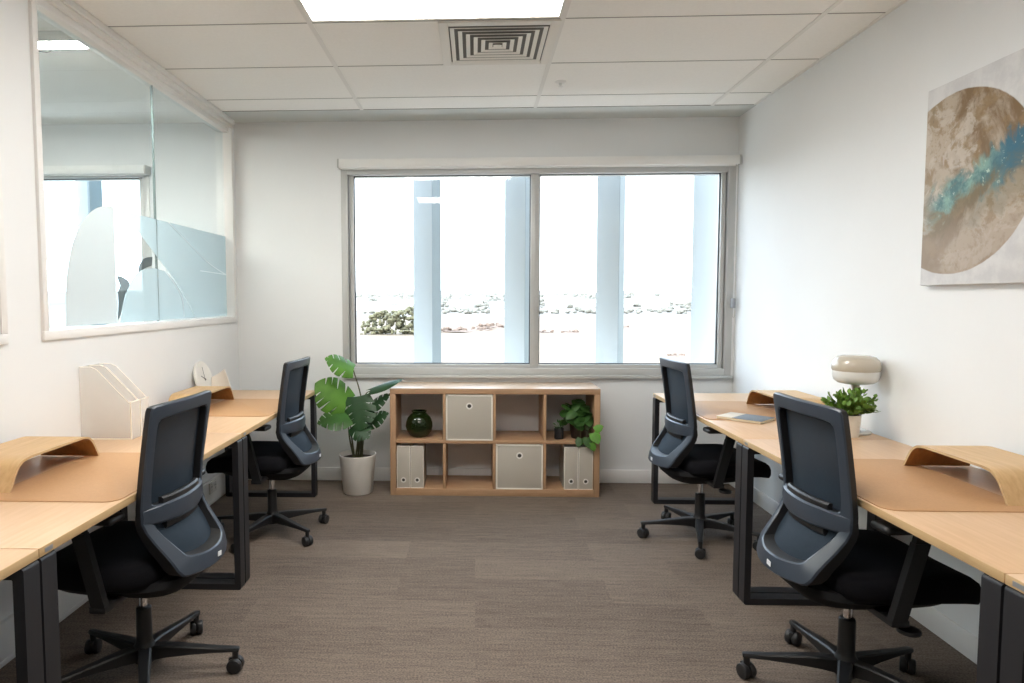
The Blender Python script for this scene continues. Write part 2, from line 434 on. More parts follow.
film('plant_shape', curve2([(3.62, 1.533), (3.64, 1.575), (3.70, 1.612), (3.79, 1.625)], 5) + curve2([(3.78, 1.575), (3.70, 1.556), (3.62, 1.53)], 5), FILMD)['label'] = 'dark leaf shape standing in for a plant behind the glass'

# ------------------------------------------------------------------ façade windows
def window(name, w, sashes, blank=False):
    x0, x1, z0, z1 = w; g = YF
    m = MB(); f = .038
    def ring(a, b, c, d, t, y0, y1, bev=.003):
        m.box(a, a + t, y0, y1, c, d, bev); m.box(b - t, b, y0, y1, c, d, bev)
        m.box(a + t, b - t, y0, y1, c, c + t, bev); m.box(a + t, b - t, y0, y1, d - t, d, bev)
    ring(x0 - .002, x1 + .002, z0, z1, .05, g - .006, g + .15)
    for a, b in sashes: ring(a, b, z0 + .045, z1 - .016, .032, g + .02, g + .10)
    m.box(x0 - .01, x1 + .01, g - .035, g + .03, z0 - .024, z0 - .0005, .003)
    o = struct(m.build(name, ALU))
    for a, b in sashes:
        a2, b2, c2, d2 = a + .032, b - .032, z0 + .077, z1 - .048
        q = MB(); t = .007
        q.box(a2, a2 + t, g + .045, g + .06, c2, d2).box(b2 - t, b2, g + .045, g + .06, c2, d2).box(a2, b2, g + .045, g + .06, c2, c2 + t).box(a2, b2, g + .045, g + .06, d2 - t, d2)
        q.build('glazing_gasket', GASKET, o, smooth=0)
        MB().box(a2, b2, g + .052, g + .058, c2, d2).build('glass_pane', GLASS, o, smooth=0)
    return o
w1 = window('window_1', W1, [(-.945, .442), (.442, 1.83)])
MB().box(.428, .456, YF + .012, YF + .1, W1[2] + .05, W1[3] - .05, .003).build('mullion', ALU, w1)
window('window_4', W2, [(-4.50, -3.50), (-3.50, -2.51)])

def roller_blind(x0, x1, zc, label):
    t = thing('roller_blind', label, 'blind', ((x0 + x1) / 2, YF - .045, zc))
    h = (x1 - x0) / 2
    prof = [(.040, -.030), (.040, .030), (-.034, .030), (-.041, .014), (-.041, -.014), (-.034, -.030)]
    MB().prism([(y, z) for y, z in prof], 'x', -h + .012, h - .012, bev=.003).build('cassette', BLIND, t)
    for s in (-1, 1):
        a, b = sorted((s * h, s * (h - .012)))
        MB().prism([(y * 1.06, z * 1.08) for y, z in prof], 'x', a, b, bev=.002).build('end_cap', ALU, t)
    MB().box(-h + .03, h - .03, -.008, .0, -.040, -.028, .003).build('bottom_rail', BLIND, t)
    return t, h
rb, h = roller_blind(-1.012, 1.898, 2.374, 'white roller blind cassette above the two-pane window on the far wall')
m = MB(); m.tube([(h - .035, -.028, -.03), (h - .035, -.028, -1.12)], .0025, 6); m.tube([(h - .020, -.028, -.03), (h - .020, -.028, -1.12)], .0025, 6)
m.tube([(h - .035 + .0075 - .0075 * math.cos(a), -.028, -1.12 - .0075 * math.sin(a)) for a in [k * math.pi / 8 for k in range(9)]], .0025, 6)
m.build('pull_chain', ALU, rb); MB().box(h - .04, h - .015, -.033, .005, -1.06, -.99, .003).build('chain_holder', BADGE, rb)
roller_blind(-4.58, -2.44, 2.345, 'white roller blind in the next room behind the partition glass')[0]

# ------------------------------------------------------------------ façade fins, exterior
for i, x in enumerate((-4.21, -3.42, -2.63, -1.23, -.44, .348, 1.135, 1.945, 2.75)):
    t = MB().box(-.10, .10, -.065, .065, -5, 12, .004).build('facade_fin', FIN, loc=(x + .02, 5.85, 0))
    t.rotation_euler = (0, 0, R(-32)); struct(t)
    MB().box(.099, .103, -.064, .064, -5, 12).build('shaded_edge', FINSHADE, t)  # strip added to carry the shade of this side
GRASS = mat('dry_grass', (.185, .143, .100), .95, noise=.16, nscale=.06, stretch=(1, 2.5, 1))
struct(MB().box(-700, 700, 9, 260, -6.5, -5).build('ground', GRASS, smooth=0))
HILL = mat('far_hillside', (.185, .168, .145), .95, noise=.35, nscale=.05, stretch=(1, .5, 2))
random.seed(3)
hx = [random.uniform(-1, 1) for _ in range(64)]
struct(MB().grid(lambda u, v: (lerp(-700, 700, u), lerp(235, 900, v), -5.2 + 17 * v + 3.0 * v * (hx[int(u * 40)] * (1 - (u * 40) % 1) + hx[int(u * 40) + 1] * ((u * 40) % 1))), 80, 12).build('hills', HILL))
def blob(m, c, r, sz, mt=None, seed=0):
    tb = bmesh.new(); bmesh.ops.create_icosphere(tb, subdivisions=2, radius=1)
    rr = random.Random(seed)
    for v in tb.verts:
        k = 1 + rr.uniform(-.22, .22); v.co = Vector((c[0] + v.co.x * r * k, c[1] + v.co.y * r * k, c[2] + v.co.z * sz * k))
    m._merge(tb, mt)
TREE = mat('far_tree_foliage', (.175, .166, .14), .9, noise=.3, nscale=.8)
BUSH = mat('bush_foliage', (.115, .108, .062), .9, noise=.45, nscale=2.2)
SCRUB = mat('scrub_foliage', (.16, .115, .09), .95, noise=.4, nscale=2)
# the big bush in the left pane
bx, by = -15.2, 122
bt = thing('bush', 'large olive green bush standing in the dry field, in the left window pane', 'bush', (bx, by, -5))
m = MB()
for i in range(240):
    a = random.uniform(-1, 1); hh = (1 - a * a) ** .5
    z = random.uniform(.02, 1) * (1.2 + 3.6 * hh + (1.0 if a > .3 else 0))
    blob(m, (a * 6.4 + 1.0, random.uniform(-2, 2), z * .95), random.uniform(.22, .62), random.uniform(.18, .5), seed=1000 + i)
m.build('foliage', BUSH, bt)
for k in range(5): MB().tube([(-3 + k * 1.8, 0, 0), (-3 + k * 1.8 + random.uniform(-.3, .3), 0, 2.4)], [.14, .07], 6).build('trunk', STEM, bt)
# scrub tufts on the field
spots = [(-9.6, 128, 1.7), (-3.1, 130, 3.4), (1.9, 138, 2.6), (2.8, 150, 3.5), (13.0, 128, 1.8), (18.2, 128, 1.8), (31.5, 150, 2.4), (22.5, 76, .9), (25.6, 74, .9), (39, 86, .8)]
for i, (x, y, s) in enumerate(spots):
    m = MB(); blob(m, (0, 0, 0), s * 1.05, s * .12, seed=290 + i)
    for k in range(14): blob(m, (random.uniform(-1, 1) * s, random.uniform(-.4, .4) * s, random.uniform(.05, .35) * s * .6), s * random.uniform(.10, .22), s * random.uniform(.07, .16), seed=300 + i * 20 + k)
    tag(m.build('scrub_tuft', SCRUB, loc=(x, y, -5)), 'small brown scrub tuft growing in the pale dry field outside the window', 'scrub', 'scrub tufts on the dry field')
# houses
HW = mat('house_wall', (.66, .62, .57), .8); HR = mat('house_roof', (.34, .31, .31), .8); SHED = mat('shed_roof', (.20, .21, .235), .6)
def house(name, x, y, z, w, d, h, rm, label, group=None, rz=0):
    t = thing(name, label, 'building', (x, y, z), rz, group)
    MB().box(-w / 2, w / 2, -d / 2, d / 2, -.5, h).build('wall', HW, t, smooth=0)
    MB().prism([(-d / 2 - .6, h), (d / 2 + .6, h), (0, h + d * .28)], 'x', -w / 2 - .5, w / 2 + .5).build('roof', rm, t, smooth=0)
    return t
house('farm_shed', 13.6, 245, -4.6, 16, 9, 2.6, SHED, 'long dark-roofed shed at the edge of the dry field', rz=.05)
HOMES = [(13.6, 245)]
while len(HOMES) < 27:
    y = random.uniform(275, 420); x = random.uniform(-.26, .38) * y; v = (y - 235) / 665
    if any(math.hypot(x - a, y - b) < 15 for a, b in HOMES): continue
    HOMES.append((x, y))
    house('house', x, y, -5.4 + 17 * v, random.uniform(7, 12), 7, random.uniform(2.4, 3.6), HR, 'tiny pale house among the trees on the far hillside', 'houses on the far hillside', random.uniform(-.4, .4))

m = MB()
for i in range(2100):
    y = random.uniform(262, 560); x = random.uniform(-.30, .42) * y; v = (y - 235) / 665
    r = random.uniform(.6, 1.9) * y / 330
    if any(math.hypot(x - a, y - b) < 9 + r for a, b in HOMES): continue
    blob(m, (x, y, -5.0 + 17 * v + r * .5), r, r * random.uniform(.5, .9), seed=i)
tag(m.build('tree_canopy', TREE), 'pale smudged trees scattered over the far hillside beyond the field', 'trees')['kind'] = 'stuff'

# ------------------------------------------------------------------ ceiling fittings
def light_panel(y0, label):
    x0, x1 = -.779, .397; cx, cy = (x0 + x1) / 2, y0 + .3
    t = thing('ceiling_light', label, 'light', (cx, cy, ZC))
    hx_, hy = (x1 - x0) / 2, .294
    m = MB(); w = .014
    m.box(-hx_, -hx_ + w, -hy, hy, -.010, .004, .002).box(hx_ - w, hx_, -hy, hy, -.010, .004, .002)
    m.box(-hx_ + w, hx_ - w, -hy, -hy + w, -.010, .004, .002).box(-hx_ + w, hx_ - w, hy - w, hy, -.010, .004, .002)
    m.build('frame', VENTM, t)
    MB().box(-hx_ + w, hx_ - w, -hy + w, hy - w, -.007, -.003).build('diffuser', PANEL, t, smooth=0)
light_panel(2.640, 'glowing white rectangular light panel in the ceiling tiles, nearest the vent')
light_panel(.865, 'glowing white ceiling light panel nearer the back wall, mirrored in the window')

vt = thing('ceiling_vent', 'square white ceiling air vent with nested louvres beside the light panel', 'vent', (.112, 3.566, ZC))
m = MB(); ho, hi = .293, .245
m.box(-ho, -hi, -ho, ho, -.008, .002, .002).box(hi, ho, -ho, ho, -.008, .002, .002).box(-hi, hi, -ho, -hi, -.008, .002, .002).box(-hi, hi, hi, ho, -.008, .002, .002)
m.build('flange', VENTM, vt)
MB().box(-hi, hi, -hi, hi, -.004, -.0015).build('duct_opening', VENTDARK, vt, smooth=0)
for k in range(6):
    a = .238 - k * .0385; b = a - .018
    ringo = [(-a, -a), (a, -a), (a, a), (-a, a)]; ringi = [(-b, -b), (b, -b), (b, b), (-b, b)]
    th = .0025
    MB().loft([[(x, y, -.0115) for x, y in ringo], [(x, y, -.008) for x, y in ringi], [(x * (b - th) / b, y * (b - th) / b, -.0075) for x, y in ringi], [(x * (a - th) / a, y * (a - th) / a, -.0125) for x, y in ringo]], loop=True).build('louvre', VENTM, vt, smooth=0)
MB().loft([[(x * .022, y * .022, -.014) for x, y in ((-1, -1), (1, -1), (1, 1), (-1, 1))], [(x * .004, y * .004, -.006) for x, y in ((-1, -1), (1, -1), (1, 1), (-1, 1))]]).build('centre_cone', VENTM, vt, smooth=0)

sp = thing('fire_sprinkler', 'small white fire sprinkler head in a ceiling tile right of the vent', 'sprinkler', (.515, 4.19, ZC))
MB().lathe([(.034, 0), (.034, -.003), (.026, -.008), (.010, -.009), (.009, -.020), (.004, -.022), (.004, -.030)], n=20).build('body', WHITE, sp)
MB().lathe([(.002, -.029), (.015, -.030), (.015, -.032), (.002, -.033)], n=16).build('deflector', WHITE, sp)

ln = thing('linear_light', 'glowing linear ceiling light in the next room seen through the partition glass', 'light', (-2.75, 3.35, ZC))
MB().box(-.85, .85, -.05, .05, -.05, 0, .003).build('housing', WHITE, ln)
MB().box(-.84, .84, -.042, .042, -.054, -.046).build('diffuser', LINEAR, ln, smooth=0)
m = MB()
for k in range(5): m.tube([(-.3 + k * .18, .05, -.02), (-.27 + k * .18, .10, -.035), (-.2 + k * .18, .15, -.03), (-.16 + k * .18, .17, -.005)], .003, 6)
m.build('wire', BADGE, ln)

# ------------------------------------------------------------------ desks
def desk(x, y, rz, label):
    """local frame: front edge at x=0, back at x=D, length along y; origin on the floor at the middle of the front edge"""
    D, Ln, H = .665, 1.497, .745
    t = thing('desk', label, 'desk', (x, y, 0), rz, 'oak topped desks along the two side walls')
    MB().box(.0015, D, -Ln / 2, Ln / 2, H - .025, H, .0015).build('desktop', OAK, t)
    MB().box(0, .0022, -Ln / 2, Ln / 2, H - .0245, H - .0006, .0006).build('edge_band', OAKEDGE, t)
    for s in (-1, 1):
        y0, y1 = sorted((s * (Ln / 2 - .003), s * (Ln / 2 - .064)))
        q = MB(); b = .029; xa, xb, zt = -.003, D - .03, H - .026
        out = [(xa, 0), (xb, 0), (xb, zt), (xa, zt)]; inn = [(xa + b, b), (xb - b, b), (xb - b, zt - b), (xa + b, zt - b)]
        def rc(pts, r, n=4):
            res = []
            for i, (px, pz) in enumerate(pts):
                a = Vector(pts[i - 1]); c = Vector(pts[(i + 1) % 4]); p = Vector((px, pz))
                u = (a - p).normalized() * r; v = (c - p).normalized() * r
                for k in range(n + 1):
                    w = k / n; res.append(tuple(p + u * (1 - w) ** 2 + v * w ** 2))
            return res
        O, I = rc(out, .012), rc(inn, .004)
        rings = []
        for (ox, oz), (ix, iz) in zip(O, I): rings.append([(ox, y0, oz), (ix, y0, iz), (ix, y1, iz), (ox, y1, oz)])
        q.loft(rings, loop=True)
        q.build('leg_frame', BLACK, t, smooth=30)
    MB().box(.14, .18, -Ln / 2 + .062, Ln / 2 - .062, H - .065, H - .026, .002).box(D - .16, D - .12, -Ln / 2 + .062, Ln / 2 - .062, H - .065, H - .026, .002).build('support_beam', BLACK, t)
    MB().box(-.0008, .001, Ln / 2 - .055, Ln / 2 - .022, H - .019, H - .007).build('edge_badge', BADGE, t)['label'] = 'small grey badge'
    return t
RZ = .0083
for (y, lab) in ((3.822, 'oak topped black legged desk at the right wall, in the window corner'), (2.322, 'oak topped black legged desk at the right wall, below the painting'),
                 (.822, 'nearest oak topped desk on the right, cut off by the picture edge')):
    desk(1.203 + (4.57 - y) * RZ, y, RZ, lab)
for (y, lab) in ((3.890, 'oak topped black legged desk at the left wall, beside the potted monstera'), (2.390, 'oak topped black legged desk at the left wall, under the glazed partition'),
                 (.890, 'nearest oak topped desk on the left, cut off by the picture edge')):
    desk(-1.117, y, math.pi, lab)
DZ = .745

# desk mats
def desk_mat(x0, x1, y0, y1, label):
    t = MB()
    r = .045; pts = []
    for cx, cy, a0 in ((x1 - r, y1 - r, 0), (x0 + r, y1 - r, 90), (x0 + r, y0 + r, 180), (x1 - r, y0 + r, 270)):
        for k in range(7):
            a = R(a0 + 15 * k); pts.append((cx + r * math.cos(a), cy + r * math.sin(a)))
    cx, cy = (x0 + x1) / 2, (y0 + y1) / 2
    t.prism([(a - cx, b - cy) for a, b in pts], 'z', 0, .0032, bev=.0008)
    return tag(t.build('desk_mat', LEATHER, loc=(cx, cy, DZ)), label, 'desk mat', 'tan leather desk mats')
desk_mat(1.232, 1.69, 2.03, 2.69, 'tan leather desk mat on the right desk, below the painting')
desk_mat(1.222, 1.68, 3.55, 4.20, 'tan leather desk mat under the notebook on the far right desk')
desk_mat(-1.585, -1.128, 2.03, 2.70, 'tan leather desk mat on the left desk, in front of the white file holders')
desk_mat(-1.585, -1.128, 3.575, 4.21, 'tan leather desk mat on the far left desk, near the clock')
MT = DZ + .0032

# bent plywood laptop risers
def riser(x0, x1, y0, y1, label, h=.098):
    yc = (y0 + y1) / 2; L = (y1 - y0) / 2
    c = [(-L, 0), (-L + .012, .022), (-L + .040, .066), (-L + .068, .089), (-L + .105, .097), (-L + .16, .098)]
    c = c + [(-a, b) for a, b in c[::-1]]
    P = [(p.x, p.y) for p in smooth_pts([(a, b, 0) for a, b in c], 4)]
    th = .0085; top = []; bot = []
    for i, (a, b) in enumerate(P):
        p, q = P[max(i - 1, 0)], P[min(i + 1, len(P) - 1)]
        d = Vector((q[0] - p[0], q[1] - p[1])).normalized(); n = Vector((-d.y, d.x))
        top.append((a, b)); bot.append((a - n.x * th, max(0, b - n.y * th)))
    W = (x1 - x0) / 2
    m = MB()
    rings = []
    for (a, b), (c_, d_) in zip(top, bot): rings.append([(-W, a, b), (W, a, b), (W, c_, d_), (-W, c_, d_)])
    m.loft(rings)
    # darker underside: faces with downward normals get the second material
    o = m.build('laptop_riser', PLY, loc=((x0 + x1) / 2, yc, MT))
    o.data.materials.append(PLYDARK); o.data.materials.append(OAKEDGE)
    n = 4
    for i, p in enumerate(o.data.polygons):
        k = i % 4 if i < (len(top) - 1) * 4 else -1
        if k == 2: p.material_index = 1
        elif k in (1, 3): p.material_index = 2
    return tag(o, label, 'laptop stand', 'bent plywood laptop risers')
riser(1.628, 1.868, 2.085, 2.594, 'bent plywood laptop riser on the right desk, below the painting')
riser(1.633, 1.873, 3.575, 4.096, 'bent plywood laptop riser on the far right desk, behind the notebook')
riser(-1.77, -1.530, 2.112, 2.645, 'bent plywood laptop riser on the left desk, in front of the white file holders')
riser(-1.73, -1.530, 3.655, 4.180, 'bent plywood laptop riser on the far left desk, in front of the round clock')
RT = MT + .098

# ------------------------------------------------------------------ office chairs
def make_chair():
    t = thing('office_chair', '', 'chair', (0, 0, 0), 0, 'black mesh back task chairs')
    XS = [(.40, -.212), (.43, -.214), (.46, -.216), (.50, -.206), (.55, -.174), (.60, -.140), (.64, -.126), (.68, -.125), (.78, -.138), (.90, -.157), (1.04, -.180)]
    CC = [(.40, .075), (.50, .072), (.58, .062), (.65, .050), (.75, .036), (.9, .026), (1.04, .020)]
    def xs(y, z): return interp(XS, z) - interp(CC, z) * max(0, 1 - (y / .217) ** 2)
    # upper ring
    O = [(0, 1.036), (.07, 1.036), (.14, 1.0355), (.198, 1.034), (.208, 1.030), (.2125, 1.018), (.2125, .97), (.212, .92), (.211, .86), (.210, .80), (.209, .74), (.208, .69), (.207, .655), (.200, .632), (.16, .628), (.10, .624), (.05, .622), (0, .622)]
    I = [(0, .988), (.07, .988), (.125, .987), (.155, .984), (.168, .974), (.173, .955), (.174, .93), (.174, .90), (.174, .85), (.173, .80), (.172, .75), (.171, .72), (.168, .700), (.155, .692), (.12, .690), (.08, .688), (.04, .687), (0, .687)]
    def mir(P): return P + [(-a, b) for a, b in P[-2:0:-1]]
    m = MB(); rings = []
    O2, I2 = mir(O), mir(I)
    for (oy, oz), (iy, iz) in zip(O2, I2):
        d = .021
        a = Vector((xs(oy, oz), oy, oz)); b = Vector((xs(iy, iz), iy, iz))
        mid = (a + b) / 2 + Vector((-.006, 0, 0))
        rings.append([a + Vector((.004, 0, 0)), a.lerp(b, .08) + Vector((-.001, 0, 0)), a.lerp(b, .5) + Vector((-.002, 0, 0)), a.lerp(b, .92) + Vector((-.001, 0, 0)), b + Vector((.003, 0, 0)), b + Vector((.036, 0, 0)), a + Vector((d, 0, 0))])
    m.loft(rings, loop=True)
    # lower loop
    OL = [(.2075, .668), (.207, .640), (.2035, .610), (.198, .575), (.192, .54), (.187, .505), (.179, .475), (.165, .454), (.150, .448), (.10, .4445), (.045, .443), (0, .443)]
    IL = [(.180, .668), (.172, .640), (.164, .613), (.155, .585), (.146, .56), (.138, .538), (.129, .517), (.116, .510), (.09, .506), (.065, .5025), (.033, .5005), (0, .500)]
    f = lambda P: P + [(-a, b) for a, b in P[-2::-1]]
    rings = []
    for (oy, oz), (iy, iz) in zip(f(OL), f(IL)):
        a = Vector((xs(oy, oz), oy, oz)); b = Vector((xs(iy, iz), iy, iz)); mid = (a + b) / 2 + Vector((-.008, 0, 0))
        k = min(1, max(0, (.66 - oz) / .12)); d = .021 + .030 * k
        rings.append([a + Vector((.004, 0, 0)), a.lerp(b, .08) + Vector((-.002, 0, 0)), a.lerp(b, .5) + Vector((-.003, 0, 0)), a.lerp(b, .92) + Vector((-.001, 0, 0)), b + Vector((.003, 0, 0)), b + Vector((d, 0, .004)), a + Vector((d, 0, .004))])
    m.loft(rings)
    fr = m.build('backrest_frame', PLASTIC, t, smooth=24)
    # the edges and the front of the frame are plain black
    fr.data.materials.append(BLKPLASTIC)
    n_body = 7 * (len(O2) + len(f(OL)) - 1)
    for i, p in enumerate(fr.data.polygons):
        if i < n_body and i % 7 in (4, 5, 6): p.material_index = 1
    # white tag on the loop
    tg = MB().box(-.0125, .0125, -.001, .001, -.0085, .0085).build('brand_tag', TAG, fr, smooth=0); tg['label'] = 'small white tag'
    tg.location = (xs(-.012, .470) - .0042, -.012, .470); tg.rotation_euler = (0, R(6), R(-90))
    # lumbar bar wrapping across the back and the adjustable pad above it
    m = MB(); rings = []
    for k in range(25):
        y = lerp(-.205, .205, k / 24); e = abs(y) / .205
        zc = .657 + .004 * e; hh = lerp(.033, .026, e ** 3); x = xs(y, .66) - .010 + .010 * e ** 4
        rings.append([(x + .004, y, zc - hh), (x - .002, y, zc - hh * .8), (x - .004, y, zc), (x - .001, y, zc + hh * .85), (x + .006, y, zc + hh), (x + .018, y, zc + hh), (x + .018, y, zc - hh)])
    m.loft(rings); m.build('lumbar_bar', PLASTIC, t, smooth=35)
    m = MB()
    for (ya, yb, z0, z1, off) in ((-.125, .125, .682, .712, .004), (-.11, .11, .598, .632, .006)):
        rings = []
        for k in range(15):
            y = lerp(ya, yb, k / 14); x = xs(y, .66) + off
            rings.append([(x, y, z0), (x - .006, y, z0 + .006), (x - .006, y, z1 - .006), (x, y, z1), (x + .012, y, z1), (x + .012, y, z0)])
        m.loft(rings)
    m.build('lumbar_pad', BLKPLASTIC, t, smooth=35)
    # mesh
    def mf(u, v):
        z = lerp(.455, 1.0, v); w = interp([(.455, .13), (.52, .14), (.57, .160), (.63, .178), (.70, .186), (1.0, .182)], z)
        y = lerp(-w, w, u); return (xs(y, z) + interp([(.455, .050), (.55, .034), (.66, .030), (1.0, .027)], z), y, z)
    m = MB(); m.grid(mf, 16, 28); m.build('mesh_back', MESHFAB, t, smooth=180)
    # seat cushion (super-ellipse outline, waterfall front)
    def seat_ring(z, k, fw=0):
        out = []
        for i in range(48):
            a = 2 * math.pi * i / 48; c, s = math.cos(a), math.sin(a)
            ex = .42
            x = .086 + .242 * k * math.copysign(abs(c) ** ex, c); y = .250 * k * math.copysign(abs(s) ** ex, s)
            zz = z - (.035 * max(0, (x - .18) / .155) ** 2 if x > .18 else 0) + .012 * (abs(y) / .25) ** 2
            out.append((x, y, zz))
        return out
    m = MB(); m.loft([seat_ring(.408, .90), seat_ring(.415, .97), seat_ring(.435, 1.0), seat_ring(.462, 1.0), seat_ring(.482, .97), seat_ring(.492, .90), seat_ring(.496, .7), seat_ring(.494, .35)])
    m.build('seat', SEATFAB, t, smooth=60)
    # under-shell and mechanism
    def shell_ring(z, xa, xb, w):
        out = []
        for i in range(32):
            a = 2 * math.pi * i / 32; c, s = math.cos(a), math.sin(a)
            out.append(((xa + xb) / 2 + (xb - xa) / 2 * math.copysign(abs(c) ** .6, c), w * math.copysign(abs(s) ** .6, s), z))
        return out
    m = MB(); m.loft([shell_ring(.338, -.09, .07, .06), shell_ring(.345, -.14, .12, .10), shell_ring(.365, -.185, .20, .15), shell_ring(.388, -.212, .26, .19), shell_ring(.410, -.226, .285, .215), shell_ring(.432, -.230, .28, .20)])
    m.build('seat_shell', SHELL, t, smooth=50)
    # arms
    for s in (-1, 1):
        m = MB()
        def br(p, q, w, th):  # bar in the xz plane, section w (x) by th (y)
            (xa, ya, za), (xb, yb, zb) = p, q
            m.loft([[(xa - w / 2, ya - th / 2, za), (xa + w / 2, ya - th / 2, za), (xa + w / 2, ya + th / 2, za), (xa - w / 2, ya + th / 2, za)],
                    [(xb - w / 2, yb - th / 2, zb), (xb + w / 2, yb - th / 2, zb), (xb + w / 2, yb + th / 2, zb), (xb - w / 2, yb + th / 2, zb)]])
        br((-.022, s * .274, .378), (.040, s * .280, .635), .047, .026)
        br((.026, s * .280, .58), (.048, s * .280, .672), .044, .020)
        m.box(-.045, .012, min(s * .14, s * .288), max(s * .14, s * .288), .372, .394, .004)
        arm = m.build('armrest', BLKPLASTIC, t)
        MB().box(-.095, .145, s * .280 - .042, s * .280 + .042, .672, .697, .011, seg=3).build('arm_pad', BLKPLASTIC, arm)
    m = MB(); m.tube([(.03, 0, .352), (.03, -.20, .352), (.028, -.235, .350)], .006, 8)
    m.lathe([(.006, -.006), (.032, -.006), (.034, 0), (.032, .006), (.006, .006)], c=(.028, -.262, .350), n=20)
    m.build('height_lever', BLKPLASTIC, t)
    m = MB(); m.lathe([(.0145, .24), (.0145, .345)], n=20); m.build('gas_lift', CHROME, t)
    # five star base
    m = MB(); m.lathe([(.026, .062), (.040, .066), (.042, .085), (.040, .118), (.033, .128), (.028, .140), (.0265, .262), (.023, .266), (.016, .267)], n=28)
    base = m.build('star_base', BLKPLASTIC, t)
    for k in range(5):
        a = 2 * math.pi * k / 5; c, s = math.cos(a), math.sin(a)
        m = MB(); rings = []
        for r, w, zb, zt in ((.030, .024, .072, .122), (.08, .022, .078, .121), (.16, .019, .082, .112), (.25, .0155, .083, .101), (.300, .014, .0815, .0965), (.330, .013, .080, .094), (.337, .010, .081, .092)):
            rings.append([(r, -w, zb), (r, w, zb), (r, w * .95, zt - .005), (r, w * .7, zt), (r, -w * .7, zt), (r, -w * .95, zt - .005)])
        m.loft(rings); m.lathe([(.011, .045), (.012, .082)], c=(.322, 0, 0), n=14)
        leg = m.build('base_leg', BLKPLASTIC, base, smooth=30); leg.rotation_euler = (0, 0, a)
        m = MB(); Rw = .0275
        Mx = Matrix.Rotation(R(90), 4, 'X')
        for sd in (-1, 1):
            m.lathe([(.004, -.012), (Rw - .008, -.012), (Rw - .002, -.010), (Rw, -.005), (Rw, .005), (Rw - .002, .010), (Rw - .008, .012), (.004, .012)], c=(0, sd * .0135, Rw), n=24, M=Mx)
        m.lathe([(.003, -.006), (Rw * .6, -.006), (Rw * .6, .006), (.003, .006)], c=(0, 0, Rw), n=16, M=Mx)
        m.box(-.012, .024, -.008, .008, Rw, Rw + .026, .003)
        ca = m.build('caster', RUBBER, base); ca.location = (.322 * c, .322 * s, 0); ca.rotation_euler = (0, 0, a + [0.6, 2.2, -1.0, 1.5, 3.0][k])
    return t, base

def meshfab():
    m = bpy.data.materials.new('chair_mesh_fabric'); m.use_nodes = True; nt = m.node_tree; b = nt.nodes['Principled BSDF']; N = nt.nodes.new; L = nt.links.new
    tc = N('ShaderNodeTexCoord'); mp = N('ShaderNodeMapping'); mp.inputs['Scale'].default_value = (1, 1, 1); L(tc.outputs['Object'], mp.inputs[0])
    n = N('ShaderNodeTexNoise'); n.inputs['Scale'].default_value = 60; L(mp.outputs[0], n.inputs['Vector'])
    r = N('ShaderNodeValToRGB'); r.color_ramp.elements[0].color = (.013, .023, .036, 1); r.color_ramp.elements[1].color = (.017, .029, .044, 1); L(n.outputs['Fac'], r.inputs[0]); L(r.outputs[0], b.inputs['Base Color'])
    b.inputs['Roughness'].default_value = .75; b.inputs['Specular IOR Level'].default_value = .25
    b.inputs['Alpha'].default_value = .985
    return m
MESHFAB = meshfab()

chair0, base0 = make_chair()
CHAIRS = [('left near', -1.210, 2.34, 176.0, 1.393, 'black mesh back task chair at the left desk, nearer the viewer'),
          ('left far', -1.199, 3.857, 176.8, .608, 'black mesh back task chair at the far left desk, beside the potted monstera'),
          ('right far', 1.295, 3.865, 3.8, .642, 'black mesh back task chair at the far right desk, in front of the window'),
          ('right near', 1.304, 2.344, 3.5, .409, 'black mesh back task chair at the right desk, nearer the viewer')]
for i, (_, x, y, th, phi, lab) in enumerate(CHAIRS):
    c = chair0 if i == 0 else copy_tree(chair0)
    c.location = (x, y, 0); c.rotation_euler = (0, 0, R(th)); c['label'] = lab
    for ch in ALL_CHILDREN(c):
        if ch.name.startswith('star_base'): ch.rotation_euler = (0, 0, phi - R(th))

# ------------------------------------------------------------------ bookcase
BX0, BX1, BY0, BY1, BH = -.598, .864, 4.647, 5.012, .760
bk = thing('bookcase', 'low oak cube bookcase with eight cells under the window', 'bookcase', ((BX0 + BX1) / 2, BY0, 0))
bw = (BX1 - BX0) / 2; bd = BY1 - BY0
T = .040
MB().box(-bw, bw, 0, bd, BH - T, BH - .001, .0015).build('top_panel', KOAK, bk)
MB().box(-bw, bw, .0005, bd, BH - .0012, BH, .0004).build('top_surface', KTOP, bk)['label'] = 'glossy top surface with glare in its colour'
MB().box(-bw + T, bw - T, 0, bd, 0, .05, .0015).build('bottom_panel', KOAK, bk)
KSIDE = wood('bookcase_oak_upright', (.40, .24, .135), (.48, .30, .175), 6, (14, 14, 1), .45)
for s in (-1, 1):
    a, b = sorted((s * bw, s * (bw - T)))
    MB().box(a, b, 0, bd, 0, BH - T, .0015).build('side_panel', KSIDE, bk)
cells = []
cw = (2 * bw - 2 * T - 3 * .020) / 4; zs0, zs1 = .372, .394
MB().box(-bw + T, bw - T, .003, bd, zs0, zs1, .001).build('shelf', KOAK, bk)
for k in range(1, 4):
    x = -bw + T + k * cw + (k - 1) * .020
    m = MB(); m.box(x, x + .020, .003, bd, .05, zs0, .001).box(x, x + .020, .003, bd, zs1, BH - T, .001)
    m.build('divider', KSIDE, bk)
def cell(c, r):
    x = bk.location.x - bw + T + c * (cw + .020)
    return (x, x + cw, zs1 if r == 0 else .05, BH - T if r == 0 else zs0)

